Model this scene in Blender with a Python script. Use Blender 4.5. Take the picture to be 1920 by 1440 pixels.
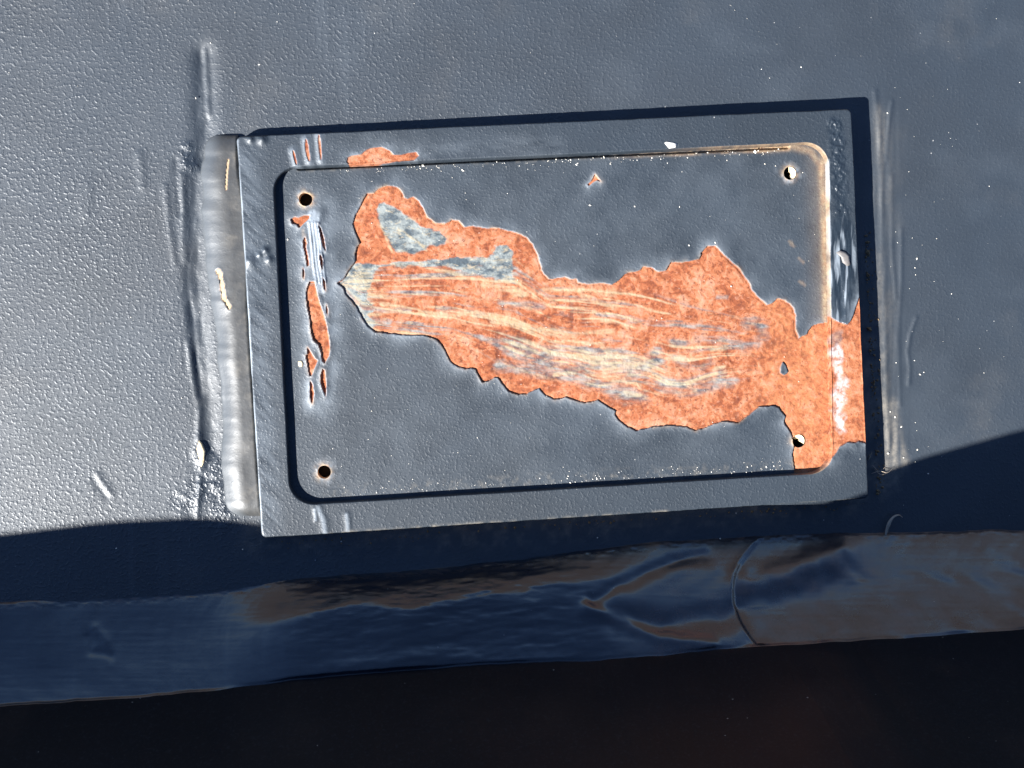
import bpy, math, random
import numpy as np
from mathutils import Matrix, Vector

for o in list(bpy.data.objects):
    bpy.data.objects.remove(o)
scene = bpy.context.scene
MM = 0.001                                        # everything below is measured in millimetres

# ------------------------------------------------------------------ camera
YAW, PITCH, DIST, LENS = math.radians(-4.5), math.radians(-3.0), 256.0, 40.0
R = (Matrix.Rotation(YAW, 3, 'Y') @ Matrix.Rotation(PITCH, 3, 'X'))
TILT = Matrix.Rotation(math.radians(-20.0), 4, 'X')             # the panel lies on a slope that falls away from the viewer
CAM = np.array(R @ Vector((0, 0, DIST)))
Rn = np.array(R)
cam_d = bpy.data.cameras.new('camera')
cam_d.lens, cam_d.sensor_width = LENS, 36.0
cam_d.clip_start, cam_d.clip_end = 0.005, 500.0
cam = bpy.data.objects.new('camera', cam_d)
scene.collection.objects.link(cam)
cam.matrix_world = TILT @ Matrix.Translation(Vector(CAM) * MM) @ R.to_4x4()
scene.camera = cam

# ------------------------------------------------------------------ sky and sun
SUN_EL, SUN_PHI = math.radians(35.5), math.radians(33.0)      # the sun stands low on the left, near side
SUN = np.array([-math.cos(SUN_EL) * math.cos(SUN_PHI), -math.cos(SUN_EL) * math.sin(SUN_PHI), math.sin(SUN_EL)])
SUNW = TILT.to_3x3() @ Vector(SUN)
world = bpy.data.worlds.new('World')
scene.world = world
world.use_nodes = True
wn = world.node_tree
sky = wn.nodes.new('ShaderNodeTexSky')
sky.sky_type = 'NISHITA'
sky.sun_disc = False
sky.sun_elevation = math.asin(SUNW.z)
sky.sun_rotation = math.atan2(SUNW.x, SUNW.y)
sky.air_density, sky.dust_density, sky.ozone_density = 1.0, 0.0, 6.0
sky.altitude = 5500.0
wn.links.new(sky.outputs[0], wn.nodes['Background'].inputs[0])
wn.nodes['Background'].inputs[1].default_value = 0.05
sun_d = bpy.data.lights.new('sun', 'SUN')
sun_d.energy, sun_d.angle, sun_d.color = 5.0, math.radians(0.55), (1.0, 0.99, 0.97)
sun = bpy.data.objects.new('sun', sun_d)
scene.collection.objects.link(sun)
sun.rotation_euler = (-SUNW).to_track_quat('-Z', 'Y').to_euler()
sun.location = SUNW * 0.8
scene.view_settings.view_transform = 'Standard'
scene.view_settings.look = 'None'
scene.view_settings.gamma = 1.0
scene.view_settings.use_curve_mapping = False
scene.view_settings.exposure = 1.85

# ------------------------------------------------------------------ measuring: a mark on the photo -> a point on a plane of the object (mm)
FPX = LENS / 36.0 * 1920.0
def plate_z(x):                                   # the plate is a little prouder of the panel at its right end
    return 4.3 + (np.asarray(x, float) - 10.0) / 70.0 * 1.05
DEPTH = 1.75                                      # depth of the window in the plate
def floor_z(x):
    return plate_z(x) - DEPTH
def U(pts, z=0.0):
    p = np.atleast_2d(np.asarray(pts, float))
    d = np.stack([(p[:, 0] - 960) / FPX, (720 - p[:, 1]) / FPX, -np.ones(len(p))], 1) @ Rn.T
    zz = np.zeros(len(p)) + (z if not callable(z) else 4.0)
    for _ in range(4 if callable(z) else 1):
        t = (zz - CAM[2]) / d[:, 2]
        q = CAM[None, :] + t[:, None] * d
        if callable(z):
            zz = z(q[:, 0])
    return q
PXMM = DIST / FPX                                 # about 0.12 mm to a pixel on the panel

# ------------------------------------------------------------------ numeric helpers
def sstep(a, b, x):
    t = np.clip((x - a) / (b - a), 0, 1)
    return t * t * (3 - 2 * t)
def hash2(ix, iy, seed):
    h = (ix.astype(np.int64) * 374761393 + iy.astype(np.int64) * 668265263 + seed * 982451653) & 0xffffffff
    h = ((h ^ (h >> 13)) * 1274126177) & 0xffffffff
    h = h ^ (h >> 16)
    return (h & 0xffffff) / float(0xffffff)
def vnoise(x, y, seed=0):
    ix, iy = np.floor(x), np.floor(y)
    fx, fy = x - ix, y - iy
    fx, fy = fx * fx * (3 - 2 * fx), fy * fy * (3 - 2 * fy)
    a, b = hash2(ix, iy, seed), hash2(ix + 1, iy, seed)
    c, d = hash2(ix, iy + 1, seed), hash2(ix + 1, iy + 1, seed)
    return (a + (b - a) * fx) * (1 - fy) + (c + (d - c) * fx) * fy
def fbm(x, y, seed=0, octaves=4):
    s, amp, tot = 0, 1.0, 0
    for k in range(octaves):
        s = s + amp * (vnoise(x * 2 ** k + 17.3 * k, y * 2 ** k - 9.1 * k, seed + k) - 0.5)
        tot += amp
        amp *= 0.55
    return s / tot * 2                            # about -1..1
def poly_dist(P, X, Y, closed=True, margin=8.0):
    """distance to a polyline and, for closed ones, inside flag; far points get a large value"""
    P = np.asarray(P)[:, :2]
    sh = X.shape
    x, y = X.ravel(), Y.ravel()
    sel = (x > P[:, 0].min() - margin) & (x < P[:, 0].max() + margin) & (y > P[:, 1].min() - margin) & (y < P[:, 1].max() + margin)
    D = np.full(x.shape, margin * 1.0)
    I = np.zeros(x.shape, bool)
    xs, ys = x[sel], y[sel]
    d2 = np.full(xs.shape, margin * margin)
    ins = np.zeros(xs.shape, bool)
    n = len(P)
    for i in range(n if closed else n - 1):
        a, b = P[i], P[(i + 1) % n]
        ab = b - a
        L = ab @ ab + 1e-9
        t = np.clip(((xs - a[0]) * ab[0] + (ys - a[1]) * ab[1]) / L, 0, 1)
        d2 = np.minimum(d2, (xs - a[0] - t * ab[0]) ** 2 + (ys - a[1] - t * ab[1]) ** 2)
        if closed:
            c = (a[1] > ys) != (b[1] > ys)
            ins ^= c & (xs < (b[0] - a[0]) * (ys - a[1]) / (b[1] - a[1] + 1e-12) + a[0])
    D[sel] = np.sqrt(d2)
    I[sel] = ins
    return D.reshape(sh), I.reshape(sh)
def sdf(P, X, Y, margin=8.0):                     # negative inside
    D, I = poly_dist(P, X, Y, True, margin)
    return np.where(I, -D, D)
def line_d(P, X, Y, margin=8.0):
    return poly_dist(P, X, Y, False, margin)[0]
def interp_curve(pts, x):
    p = np.asarray(pts, float)
    k = np.interp(x, p[:, 0], p[:, 1])
    for dx in (12, 24, 36):                       # soften the corners of the measured line
        k = k + np.interp(x - dx, p[:, 0], p[:, 1]) + np.interp(x + dx, p[:, 0], p[:, 1])
    return k / 7.0

# ------------------------------------------------------------------ building helpers
def link(o, parent=None):
    scene.collection.objects.link(o)
    if parent is not None:
        o.parent = parent
    return o
def empty(name, loc=(0, 0, 0)):
    o = bpy.data.objects.new(name, None)
    o.empty_display_size = 0.01
    o.location = Vector(loc) * MM
    return link(o)
def mesh_from(name, V, F, mat, parent=None, attrs=None, smooth=True, tri=False):
    """V in mm (world), F an (n,4) or (n,3) index array"""
    V = np.asarray(V, np.float32) * MM
    off = np.array(parent_world(parent), np.float32)
    V = V - off
    F = np.asarray(F, np.int32)
    n, k = F.shape
    me = bpy.data.meshes.new(name)
    me.vertices.add(len(V))
    me.vertices.foreach_set('co', V.ravel())
    me.loops.add(n * k)
    me.loops.foreach_set('vertex_index', F.ravel())
    me.polygons.add(n)
    me.polygons.foreach_set('loop_start', np.arange(0, n * k, k, dtype=np.int32))
    me.polygons.foreach_set('use_smooth', np.full(n, smooth))
    for key, val in (attrs or {}).items():
        at = me.attributes.new(key, 'FLOAT', 'POINT')
        at.data.foreach_set('value', np.asarray(val, np.float32).ravel())
    me.update(calc_edges=True)
    me.validate()
    me.materials.append(mat)
    return link(bpy.data.objects.new(name, me), parent)
def parent_world(p):
    v = Vector((0, 0, 0))
    while p is not None:
        v += p.location
        p = p.parent
    return v
def grid_faces(nu, nv, wrap_u=False):
    i = np.arange(nu if wrap_u else nu - 1)[:, None]
    j = np.arange(nv - 1)[None, :]
    i2 = (i + 1) % nu
    return np.stack([i * nv + j, i2 * nv + j, i2 * nv + j + 1, i * nv + j + 1], -1).reshape(-1, 4)
def subset(name, V, F, keep, mat, parent, attrs):
    Fk = F[keep]
    if not len(Fk):
        return None
    used, inv = np.unique(Fk, return_inverse=True)
    return mesh_from(name, V[used], inv.reshape(Fk.shape), mat, parent, {k: np.asarray(v).ravel()[used] for k, v in attrs.items()})
def tag(o, label, cat=None, group=None, kind=None):
    if label: o['label'] = label
    if cat: o['category'] = cat
    if group: o['group'] = group
    if kind: o['kind'] = kind
    return o

# ------------------------------------------------------------------ materials
class NT:
    def __init__(self, name):
        self.m = bpy.data.materials.new(name)
        self.m.use_nodes = True
        self.t = self.m.node_tree
        self.b = self.t.nodes['Principled BSDF']
        tc = self.t.nodes.new('ShaderNodeTexCoord')
        mp = self.t.nodes.new('ShaderNodeMapping')
        mp.inputs['Scale'].default_value = (1000, 1000, 1000)      # texture space in millimetres
        self.t.links.new(tc.outputs['Object'], mp.inputs['Vector'])
        self.mm = mp.outputs[0]
    def put(self, sock, v):
        if isinstance(v, bpy.types.NodeSocket): self.t.links.new(v, sock)
        elif v is not None: sock.default_value = v
    def noise(self, scale, detail=2.0, rough=0.5, stretch=None, rot=0.0, dist=0.0):
        n = self.t.nodes.new('ShaderNodeTexNoise')
        n.inputs['Scale'].default_value, n.inputs['Detail'].default_value = scale, detail
        n.inputs['Roughness'].default_value, n.inputs['Distortion'].default_value = rough, dist
        v = self.mm
        if stretch:
            mp = self.t.nodes.new('ShaderNodeMapping')
            mp.inputs['Scale'].default_value = stretch
            mp.inputs['Rotation'].default_value = (0, 0, rot)
            self.t.links.new(v, mp.inputs[0]); v = mp.outputs[0]
        self.t.links.new(v, n.inputs['Vector'])
        return n.outputs['Fac']
    def voronoi(self, scale, feature='F1', rand=1.0):
        n = self.t.nodes.new('ShaderNodeTexVoronoi')
        n.feature = feature
        n.inputs['Scale'].default_value, n.inputs['Randomness'].default_value = scale, rand
        self.t.links.new(self.mm, n.inputs['Vector'])
        return n.outputs['Distance']
    def attr(self, name):
        n = self.t.nodes.new('ShaderNodeAttribute'); n.attribute_name = name
        return n.outputs['Fac']
    def math(self, op, a, b=None, clamp=False):
        n = self.t.nodes.new('ShaderNodeMath'); n.operation = op; n.use_clamp = clamp
        self.put(n.inputs[0], a); self.put(n.inputs[1], b)
        return n.outputs[0]
    def ramp(self, v, a, b, lo=0.0, hi=1.0):
        n = self.t.nodes.new('ShaderNodeMapRange'); n.interpolation_type = 'SMOOTHSTEP'
        self.put(n.inputs['Value'], v)
        for k, x in (('From Min', a), ('From Max', b), ('To Min', lo), ('To Max', hi)): n.inputs[k].default_value = x
        return n.outputs[0]
    def mix(self, f, a, b):
        n = self.t.nodes.new('ShaderNodeMix'); n.data_type = 'RGBA'
        self.put(n.inputs[0], f)
        for s, v in ((n.inputs[6], a), (n.inputs[7], b)):
            self.put(s, (*v, 1.0) if isinstance(v, tuple) and len(v) == 3 else v)
        return n.outputs[2]
    def mixf(self, f, a, b):
        n = self.t.nodes.new('ShaderNodeMix'); n.data_type = 'FLOAT'
        self.put(n.inputs[0], f); self.put(n.inputs[2], a); self.put(n.inputs[3], b)
        return n.outputs[0]
    def finish(self, col, rough, height=None, spec=0.5):
        self.put(self.b.inputs['Base Color'], (*col, 1.0) if isinstance(col, tuple) else col)
        self.put(self.b.inputs['Roughness'], rough)
        self.put(self.b.inputs['Specular IOR Level'], spec)
        if height is not None:                                     # height in millimetres
            bp = self.t.nodes.new('ShaderNodeBump')
            bp.inputs['Strength'].default_value = 1.0
            bp.inputs['Distance'].default_value = MM
            self.put(bp.inputs['Height'], height)
            self.t.links.new(bp.outputs[0], self.b.inputs['Normal'])
        return self.m

PAINT = (0.0135, 0.0205, 0.0292)
DUST = (0.34, 0.29, 0.22)
def rust_colour(n):
    tone = n.noise(0.42, 6, 0.68, dist=0.5)
    cr = n.t.nodes.new('ShaderNodeValToRGB')
    n.put(cr.inputs[0], n.math('ADD', tone, n.math('MULTIPLY', n.math('SUBTRACT', n.noise(0.10, 2, 0.5), 0.5), 0.42)))
    st = cr.color_ramp.elements
    for pos, col in ((0.43, (0.205, 0.058, 0.025)), (0.50, (0.275, 0.093, 0.041)), (0.56, (0.318, 0.122, 0.063)), (0.63, (0.333, 0.155, 0.092))):
        e = st.new(pos); e.color = (*col, 1)
    st[0].position, st[0].color = 0.34, (0.124, 0.036, 0.019, 1)
    st[-1].position, st[-1].color = 0.74, (0.348, 0.190, 0.130, 1)
    c = cr.outputs[0]
    pit = n.noise(1.15, 3, 0.6)
    c = n.mix(n.math('MULTIPLY', n.ramp(pit, 0.56, 0.66), 0.75), c, (0.116, 0.032, 0.018))
    c = n.mix(n.math('MULTIPLY', n.ramp(pit, 0.44, 0.34), 0.40), c, (0.387, 0.198, 0.130))
    return c, n.math('ADD', n.math('MULTIPLY', tone, 0.30), n.math('MULTIPLY', pit, -0.12))
def coated(name, rough=0.5, peel=0.05, peel_scale=0.75, rusty=False, fine=0.006, level=1.0, base=PAINT, dust=DUST):
    n = NT(name)
    var = n.noise(0.03, 3, 0.6)
    c = n.mix(n.ramp(var, 0.3, 0.7), tuple(x * 0.85 for x in base), tuple(x * 1.15 for x in base))
    c = n.mix(n.math('MULTIPLY', n.ramp(n.noise(1.6, 4, 0.7), 0.5, 0.8), 0.25), c, (0.052, 0.066, 0.080))
    c = n.mix(n.attr('chalk_sheen'), c, (0.34, 0.385, 0.43))  # chalky paint, and highlights put into the colour
    sp = n.voronoi(0.30)
    spk = n.math('LESS_THAN', sp, n.ramp(n.noise(0.12, 2), 0.35, 0.75, 0.0, 0.055))
    c = n.mix(n.math('MULTIPLY', spk, 0.5), c, (0.45, 0.44, 0.42))
    dn = n.math('MULTIPLY', n.attr('dirt'), n.ramp(n.noise(0.9, 4, 0.65), 0.25, 0.75, 0.35, 1.0))
    c = n.mix(dn, c, dust)
    pa = n.math('MULTIPLY', n.attr('peel'), peel)
    v1, v2 = n.noise(peel_scale, 1.5, 0.5), n.noise(peel_scale * 2.1, 2, 0.55)
    hp = n.math('MULTIPLY', pa, n.math('ADD', n.ramp(v1, 0.46, 0.74), n.math('MULTIPLY', v2, 0.55)))
    hp = n.math('ADD', hp, n.math('MULTIPLY', n.noise(2.9, 3, 0.65), fine))
    r = n.mixf(n.attr('gloss'), rough, 0.235)
    r = n.mixf(dn, r, 0.85)
    h = hp
    spec = level
    if rusty:
        rc, rh = rust_colour(n)
        rc = n.mix(n.math('MULTIPLY', n.attr('pale'), n.ramp(n.noise(1.0, 3, 0.6), 0.35, 0.65, 0.65, 0.15)), rc, (0.345, 0.130, 0.054))
        st = n.noise(1.0, 4, 0.65, (0.10, 1.5, 1.0), 0.06)
        rc = n.mix(n.math('MULTIPLY', n.math('MULTIPLY', n.attr('scrape'), n.ramp(st, 0.52, 0.66)), 0.45), rc, (0.30, 0.085, 0.04))
        bare = n.mix(n.ramp(n.noise(0.40, 5, 0.66, (0.7, 1.1, 1.0), 0.05), 0.40, 0.62), (0.055, 0.070, 0.082), (0.205, 0.222, 0.215))
        bare = n.mix(n.math('MULTIPLY', n.ramp(n.noise(0.8, 4, 0.7, (0.6, 1.2, 1)), 0.52, 0.66), 0.55), bare, (0.36, 0.29, 0.19))
        rc = n.mix(n.attr('bare'), rc, bare)
        rc = n.mix(n.attr('cream'), rc, n.mix(n.noise(1.5, 3), (0.33, 0.24, 0.12), (0.39, 0.345, 0.25)))
        rc = n.mix(n.attr('white'), rc, (0.42, 0.395, 0.39))
        c = n.mix(n.attr('tan'), c, n.mix(n.ramp(n.noise(1.2, 4, 0.7), 0.35, 0.65), (0.38, 0.21, 0.10), (0.50, 0.35, 0.19)))
        c = n.mix(n.attr('rust'), c, rc)
        r = n.mixf(n.attr('rust'), n.mixf(n.attr('tan'), r, 0.75), 0.88)
        h = n.mixf(n.attr('rust'), hp, rh)
        spec = n.mixf(n.attr('rust'), level, 0.2)
    return n.finish(c, r, h, spec)
M_PANEL = coated('panel_paint', rough=0.54, peel=0.058, peel_scale=1.35, fine=0.020)
M_PLATE = coated('plate_paint_and_rust', rough=0.55, peel=0.035, peel_scale=1.7, rusty=True, fine=0.012, level=0.62)
M_BEAD = coated('weld_paint', rough=0.46, peel=0.012, peel_scale=1.2, rusty=True, base=(0.026, 0.028, 0.030), level=0.75)
M_FILLET = coated('gloss_weld_paint', rough=0.30, peel=0.012, peel_scale=0.9, fine=0.001, base=(0.006, 0.010, 0.018), dust=(0.30, 0.165, 0.095))  # its dust colour also carries a brown reflection
M_FILLET.node_tree.nodes['Principled BSDF'].inputs['Coat Weight'].default_value = 0.1
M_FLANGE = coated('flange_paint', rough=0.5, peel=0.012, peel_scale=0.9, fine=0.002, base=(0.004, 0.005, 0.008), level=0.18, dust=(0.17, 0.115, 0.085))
n = NT('hole_rust'); rc, rh = rust_colour(n)
M_HOLE = n.finish(n.mix(0.55, rc, (0.62, 0.47, 0.30)), 0.9, rh, 0.2)
n = NT('dark_cavity'); M_DARK = n.finish((0.012, 0.010, 0.009), 0.9, None, 0.1)  # near-black puts the shade inside the holes into the colour
n = NT('pale_dust'); M_SPECK = n.finish(n.mix(n.noise(0.08, 1), (0.62, 0.55, 0.42), (0.80, 0.79, 0.76)), 0.8, None, 0.3)
n = NT('brown_dirt'); M_DIRT = n.finish(n.mix(n.noise(1.1, 4, 0.7), (0.10, 0.065, 0.035), (0.30, 0.22, 0.13)), 0.95, n.math('MULTIPLY', n.noise(1.5, 3), 0.2), 0.1)
n = NT('cream_primer'); M_CREAM = n.finish(n.mix(n.noise(1.4, 3, 0.6), (0.55, 0.40, 0.22), (0.78, 0.66, 0.46)), 0.8, n.math('MULTIPLY', n.noise(2.0, 3), 0.08), 0.3)
n = NT('straw_fibre'); M_FIBRE = n.finish((0.42, 0.34, 0.26), 0.7, None, 0.3)
n = NT('lifted_paint'); M_FLAKE = n.finish(n.mix(n.noise(2.0, 2), (0.10, 0.105, 0.11), (0.20, 0.17, 0.15)), 0.5, None, 0.5)

# ================================================================== the painted steel panel
def axis(lo, hi, a, b, step, coarse):
    mid = np.arange(a, b + step, step)
    left = np.arange(a - coarse, lo - coarse, -coarse)[::-1] if lo < a else np.array([])
    right = np.arange(mid[-1] + coarse, hi + coarse, coarse) if hi > b else np.array([])
    return np.concatenate([left, mid, right])
px = axis(-330, 330, -128, 128, 0.36, 12)
py = axis(-68, 300, -60, 97, 0.36, 12)
X, Y = np.meshgrid(px, py, indexing='ij')
Z = 0.10 * fbm(X / 45, Y / 45, 3, 3) + 0.02 * fbm(X / 9, Y / 9, 5, 2)
peel = 0.75 + 0.35 * fbm(X / 30, Y / 30, 11, 3)
peel = peel * np.interp(X, [-115, -62, 20, 70, 115], [1.35, 1.15, 0.75, 0.6, 0.55])
dirt = 0.05 * sstep(0.1, 0.8, fbm(X / 14, Y / 14, 21, 4))
chalk_sheen = 0.018 * sstep(0.0, 0.7, fbm(X / 12, Y / 10, 23, 4)) + 0.022 * sstep(0.25, 0.6, fbm(X / 3.0, Y / 40, 24, 3)) * sstep(0.0, 0.5, fbm(X / 40, Y / 40, 25, 2)); gloss = np.zeros_like(X)
def ridge(pts, w, h, side=0.0):
    global Z
    d = line_d(U(pts), X, Y, w * 4)
    Z = Z + h * np.exp(-(d / w) ** 2) * (1 + 0.45 * fbm(X / 2.5, Y / 5.0, 37, 3))
# ground trough above and along the toe of the weld bead, and the ripples beside it
ridge([(381, 104), (383, 180), (382, 290)], 2.3, -0.62)
ridge([(383, 96), (388, 160), (391, 215)], 0.55, 0.24)
ridge([(374, 300), (366, 420), (370, 560), (384, 700), (400, 840)], 2.2, -0.50)
ridge([(340, 330), (346, 460), (356, 560)], 0.9, 0.22)
ridge([(350, 500), (357, 580), (368, 680), (375, 740)], 0.7, -0.26)
ridge([(352, 640), (362, 700), (372, 760), (374, 820)], 0.7, 0.20)
ridge([(330, 300), (334, 350), (338, 400)], 0.6, -0.18)
ridge([(310, 350), (318, 430), (330, 500)], 0.7, 0.14)
ridge([(376, 770), (372, 800), (371, 825)], 0.6, 0.16)
ridge([(182, 890), (192, 905), (208, 926)], 0.7, 0.17); ridge([(176, 896), (186, 914), (200, 932)], 0.6, -0.12)
ridge([(165, 350), (160, 400)], 1.5, 0.10); ridge([(262, 290), (268, 350)], 1.0, 0.12)
ridge([(370, 970), (372, 940), (376, 900)], 0.5, 0.30)
# long wipe marks to the right of the plate
for a, w, h in (([(1640, 170), (1650, 260), (1655, 420), (1662, 700), (1668, 840)], 0.6, 0.16), ([(1672, 190), (1664, 250), (1662, 300)], 0.4, 0.16),
                ([(1690, 430), (1690, 520), (1684, 640), (1688, 760)], 0.45, 0.12), ([(1672, 330), (1672, 460), (1680, 560)], 0.4, 0.12),
                ([(1718, 596), (1706, 628), (1702, 660), (1706, 690), (1704, 720)], 0.45, 0.17)):
    ridge(a, w, h)
d = line_d(U([(384, 90), (384, 200), (382, 270), (372, 420), (372, 560), (388, 760), (400, 860)]), X, Y, 16)
peel = peel * (0.6 + 0.4 * sstep(1.2, 3.6, d))
rough_toe = sstep(5.5, 1.0, line_d(U([(350, 940), (395, 910), (420, 970), (390, 860)]), X, Y, 16)) + sstep(2.6, 0.5, line_d(U([(352, 280), (356, 315)]), X, Y, 16))
Z = Z + rough_toe * 0.28 * fbm(X / 1.5, Y / 1.5, 33, 3)
peel = peel + rough_toe
gloss = np.clip(0.35 * rough_toe + 0.16 * np.clip(fbm(X / 18, Y / 18, 26, 4), 0, 1), 0, 1)
d = line_d(U([(1652, 210), (1658, 420), (1664, 640), (1672, 820), (1676, 880)]), X, Y, 16)
strip = sstep(3.4, 0.2, d)
peel = peel * (1 - 0.75 * sstep(7.0, 1.0, line_d(U([(1668, 200), (1672, 420), (1680, 640), (1690, 800)]), X, Y, 16)))
streak = np.clip(0.5 + 0.8 * fbm(X / 1.1, Y / 16.0, 44, 3), 0, 1)
dirt = dirt + 0.20 * strip * streak * np.clip(0.5 + fbm(X / 3, Y / 9, 45, 3), 0, 1) + 0.55 * sstep(3.0, 0.5, line_d(U([(1668, 760), (1676, 830), (1690, 870)]), X, Y, 16)) * streak
gap = sstep(5.0, 0.5, line_d(U([(1628, 480), (1636, 700), (1648, 890), (1660, 900)]), X, Y, 16))
dirt = dirt + (0.2 + 0.35 * sstep(20, -5, Y)) * gap * np.clip(0.4 + fbm(X / 2.0, Y / 3.0, 51, 4), 0, 1)
toe = sstep(7, 0, line_d(U([(480, 1015), (900, 1000), (1300, 960), (1620, 935), (1660, 910)]), X, Y, 16))
dirt = dirt + 0.40 * toe * np.clip(0.1 + fbm(X / 1.8, Y / 1.8, 61, 4), 0, 1)
Z = Z + 0.10 * sstep(6, 1, d) * fbm(X / 0.8, Y / 14.0, 46, 3) + 0.12 * sstep(5, 1.5, line_d(U([(345, 330), (352, 480), (366, 680)]), X, Y, 16)) * fbm(X / 0.9, Y / 7.0, 47, 3)
# lens-shaped paint blister that has split open, at the toe of the bead
bl = U([(366, 842), (372, 818), (379, 830), (386, 845), (384, 868), (376, 878), (370, 862)])
sd = sdf(bl, X, Y)
Z = Z + 0.25 * sstep(1.2, -0.4, sd)
V = np.stack([X, Y, Z], -1).reshape(-1, 3)
F = grid_faces(len(px), len(py))
c = V[F].mean(1)
keep = ~((c[:, 0] > -50) & (c[:, 0] < 70) & (c[:, 1] > -22) & (c[:, 1] < 48))         # under the plate nothing shows
panel = subset('steel_panel', V, F, keep, M_PANEL, None, dict(chalk_sheen=chalk_sheen, dirt=np.clip(dirt, 0, 1), peel=np.clip(peel, 0, 2.2), gloss=gloss))
tag(panel, 'sunlit blue-grey steel panel with coarse orange-peel paint around the plate', kind='structure')

# ================================================================== the flange at the foot of the panel and its weld
TOP = [(-1000, 1172), (-260, 1140), (0, 1128), (200, 1120), (400, 1105), (560, 1085), (800, 1065), (1000, 1045), (1200, 1018), (1400, 1004), (1600, 998), (1920, 992), (2200, 985), (3000, 965)]
BOT = [(-1000, 1400), (-260, 1345), (0, 1325), (200, 1312), (350, 1300), (600, 1270), (900, 1246), (1100, 1240), (1250, 1228), (1400, 1214), (1600, 1202), (1920, 1180), (2200, 1160), (3000, 1105)]
u = np.concatenate([np.arange(-950, -100, 12.0), np.arange(-100, 2040, 2.2), np.arange(2040, 2950, 12.0)])
nt = 120
t = np.linspace(0, 1, nt)
yt, yb = interp_curve(TOP, u) + 3 * fbm(u / 60, u * 0, 71, 3), interp_curve(BOT, u) + 2.0 * fbm(u / 50, u * 0, 72, 3)
zbu = np.interp(u, [-200, 300, 700, 1100, 1400, 1900], [12.5, 13.0, 14.5, 15.5, 18.0, 18.5])
A = U(np.stack([u, yt], 1), -0.15)
B = np.concatenate([U([(a_, b_)], c_) for a_, b_, c_ in zip(u, yb, zbu)])
UU, TT = np.meshgrid(u, t, indexing='ij')
PYY = yt[:, None] + (yb - yt)[:, None] * TT
base = A[:, None, :] * (1 - TT[..., None]) + B[:, None, :] * TT[..., None]
nrm = np.array([0.0, 0.60, 0.80]); 
ax = B - A
nrm = np.stack([ax[:, 0] * 0, ax[:, 2], -ax[:, 1]], 1); nrm /= np.linalg.norm(nrm, axis=1)[:, None]
ue = np.arange(-950, 2960, 2.0)
conc = np.convolve(np.pad(np.interp(ue, [0, 430, 560, 700, 1000, 1100, 1200, 1370, 1420, 1600, 2200], [0.3, 0.2, -2.9, -3.6, -3.2, -1.6, 0.2, 0.5, 0.5, 0.3, 0.2]), 60, mode='edge'), np.hanning(121) / np.hanning(121).sum(), 'valid')
conc = np.interp(u, ue, conc)[:, None]
kk = 0.44 + 0.10 * fbm(UU / 130, UU * 0, 88, 2) - 0.10 * sstep(800, 1100, UU)
xk = TT - kk
roof = np.clip(1 - (np.sqrt(xk * xk + 0.0030) - 0.055) / np.where(xk < 0, kk, 1 - kk), 0, None)
wr = np.clip(-conc / 2.0, 0, 1)
disp = -conc * (wr * roof + (1 - wr) * np.sin(np.pi * TT) ** 1.2)
disp += 0.7 * fbm(UU / 300, PYY / 160, 81, 2)
rho = UU - 0.0042 * (PYY - 0.5 * (yt + yb)[:, None]) ** 2          # the weld pool froze in curved ripples
disp += 0.10 * fbm(rho / 70, PYY / 90, 82, 3) + 0.035 * fbm(rho / 17, PYY / 60, 83, 3) * sstep(200, 420, UU)
disp += 0.22 * fbm((UU + 1.4 * PYY) / 90, PYY / 26, 84, 3) * sstep(420, 700, UU) * sstep(1250, 1000, UU)
arcx = 1372 + 46 * ((PYY - 1112) / 95.0) ** 2 + 3 * fbm(PYY / 25, PYY * 0, 89, 2)
s = (UU - arcx)
disp += 1.1 * sstep(7, -4, s) * np.exp(np.minimum(s, 0) / 170.0) * np.sin(np.pi * np.clip(TT, 0, 1)) ** 0.7
disp += 0.10 * np.exp(-(s / 5.0) ** 2)
def groove(pts, w, h):
    d = line_d(np.array(pts, float), UU + 6 * fbm(UU / 40, PYY / 40, 86, 2), PYY + 5 * fbm(UU / 40, PYY / 40, 87, 2), w * 4)
    return h * np.exp(-(d / w) ** 2)
disp += groove([(1112, 1134), (1160, 1105), (1250, 1058), (1320, 1045)], 13, -0.42)
disp += groove([(1100, 1152), (1170, 1172), (1240, 1198), (1330, 1212)], 14, 0.55)
disp += groove([(1150, 1168), (1240, 1178), (1360, 1160)], 24, -0.75)
disp += groove([(1398, 1096), (1460, 1088), (1530, 1062), (1580, 1036)], 30, 1.35)
disp += groove([(1420, 1190), (1400, 1140), (1412, 1090)], 22, -0.7)
disp += groove([(640, 1255), (800, 1232), (900, 1238)], 10, 0.14)
disp += groove([(165, 1195), (172, 1222), (205, 1232)], 9, -0.16) + groove([(180, 1180), (198, 1205)], 10, 0.16)
rip = np.sin((UU - 1400) * 0.085 - (PYY - 1010) * 0.125 + 0.00025 * (PYY - 1010) ** 2 + 5.0 * fbm(UU / 150, PYY / 80, 91, 3))
disp += 0.085 * rip * sstep(1400, 1560, UU) * sstep(0.1, 0.45, TT) * np.clip(0.6 + fbm(UU / 120, PYY / 40, 93, 2), 0, 1.2)
disp += 0.022 * np.sin(UU * 0.10 + PYY * 0.14 + 3 * fbm(UU / 80, PYY / 40, 92, 2)) * sstep(1180, 1250, UU) * sstep(1370, 1320, UU) * sstep(0.55, 0.35, TT)
disp += 0.075 * fbm(UU / 30, PYY / 9.0, 95, 3) * sstep(470, 640, UU) * sstep(1150, 950, UU) * sstep(0.1, 0.3, TT) * sstep(0.8, 0.5, TT)
disp += 0.028 * fbm(UU / 90, PYY / 22, 94, 3) * sstep(1150, 1000, UU)
disp += 0.14 * fbm(UU / 10, PYY / 6, 96, 3) * sstep(0.10, 0.02, TT)
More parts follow.
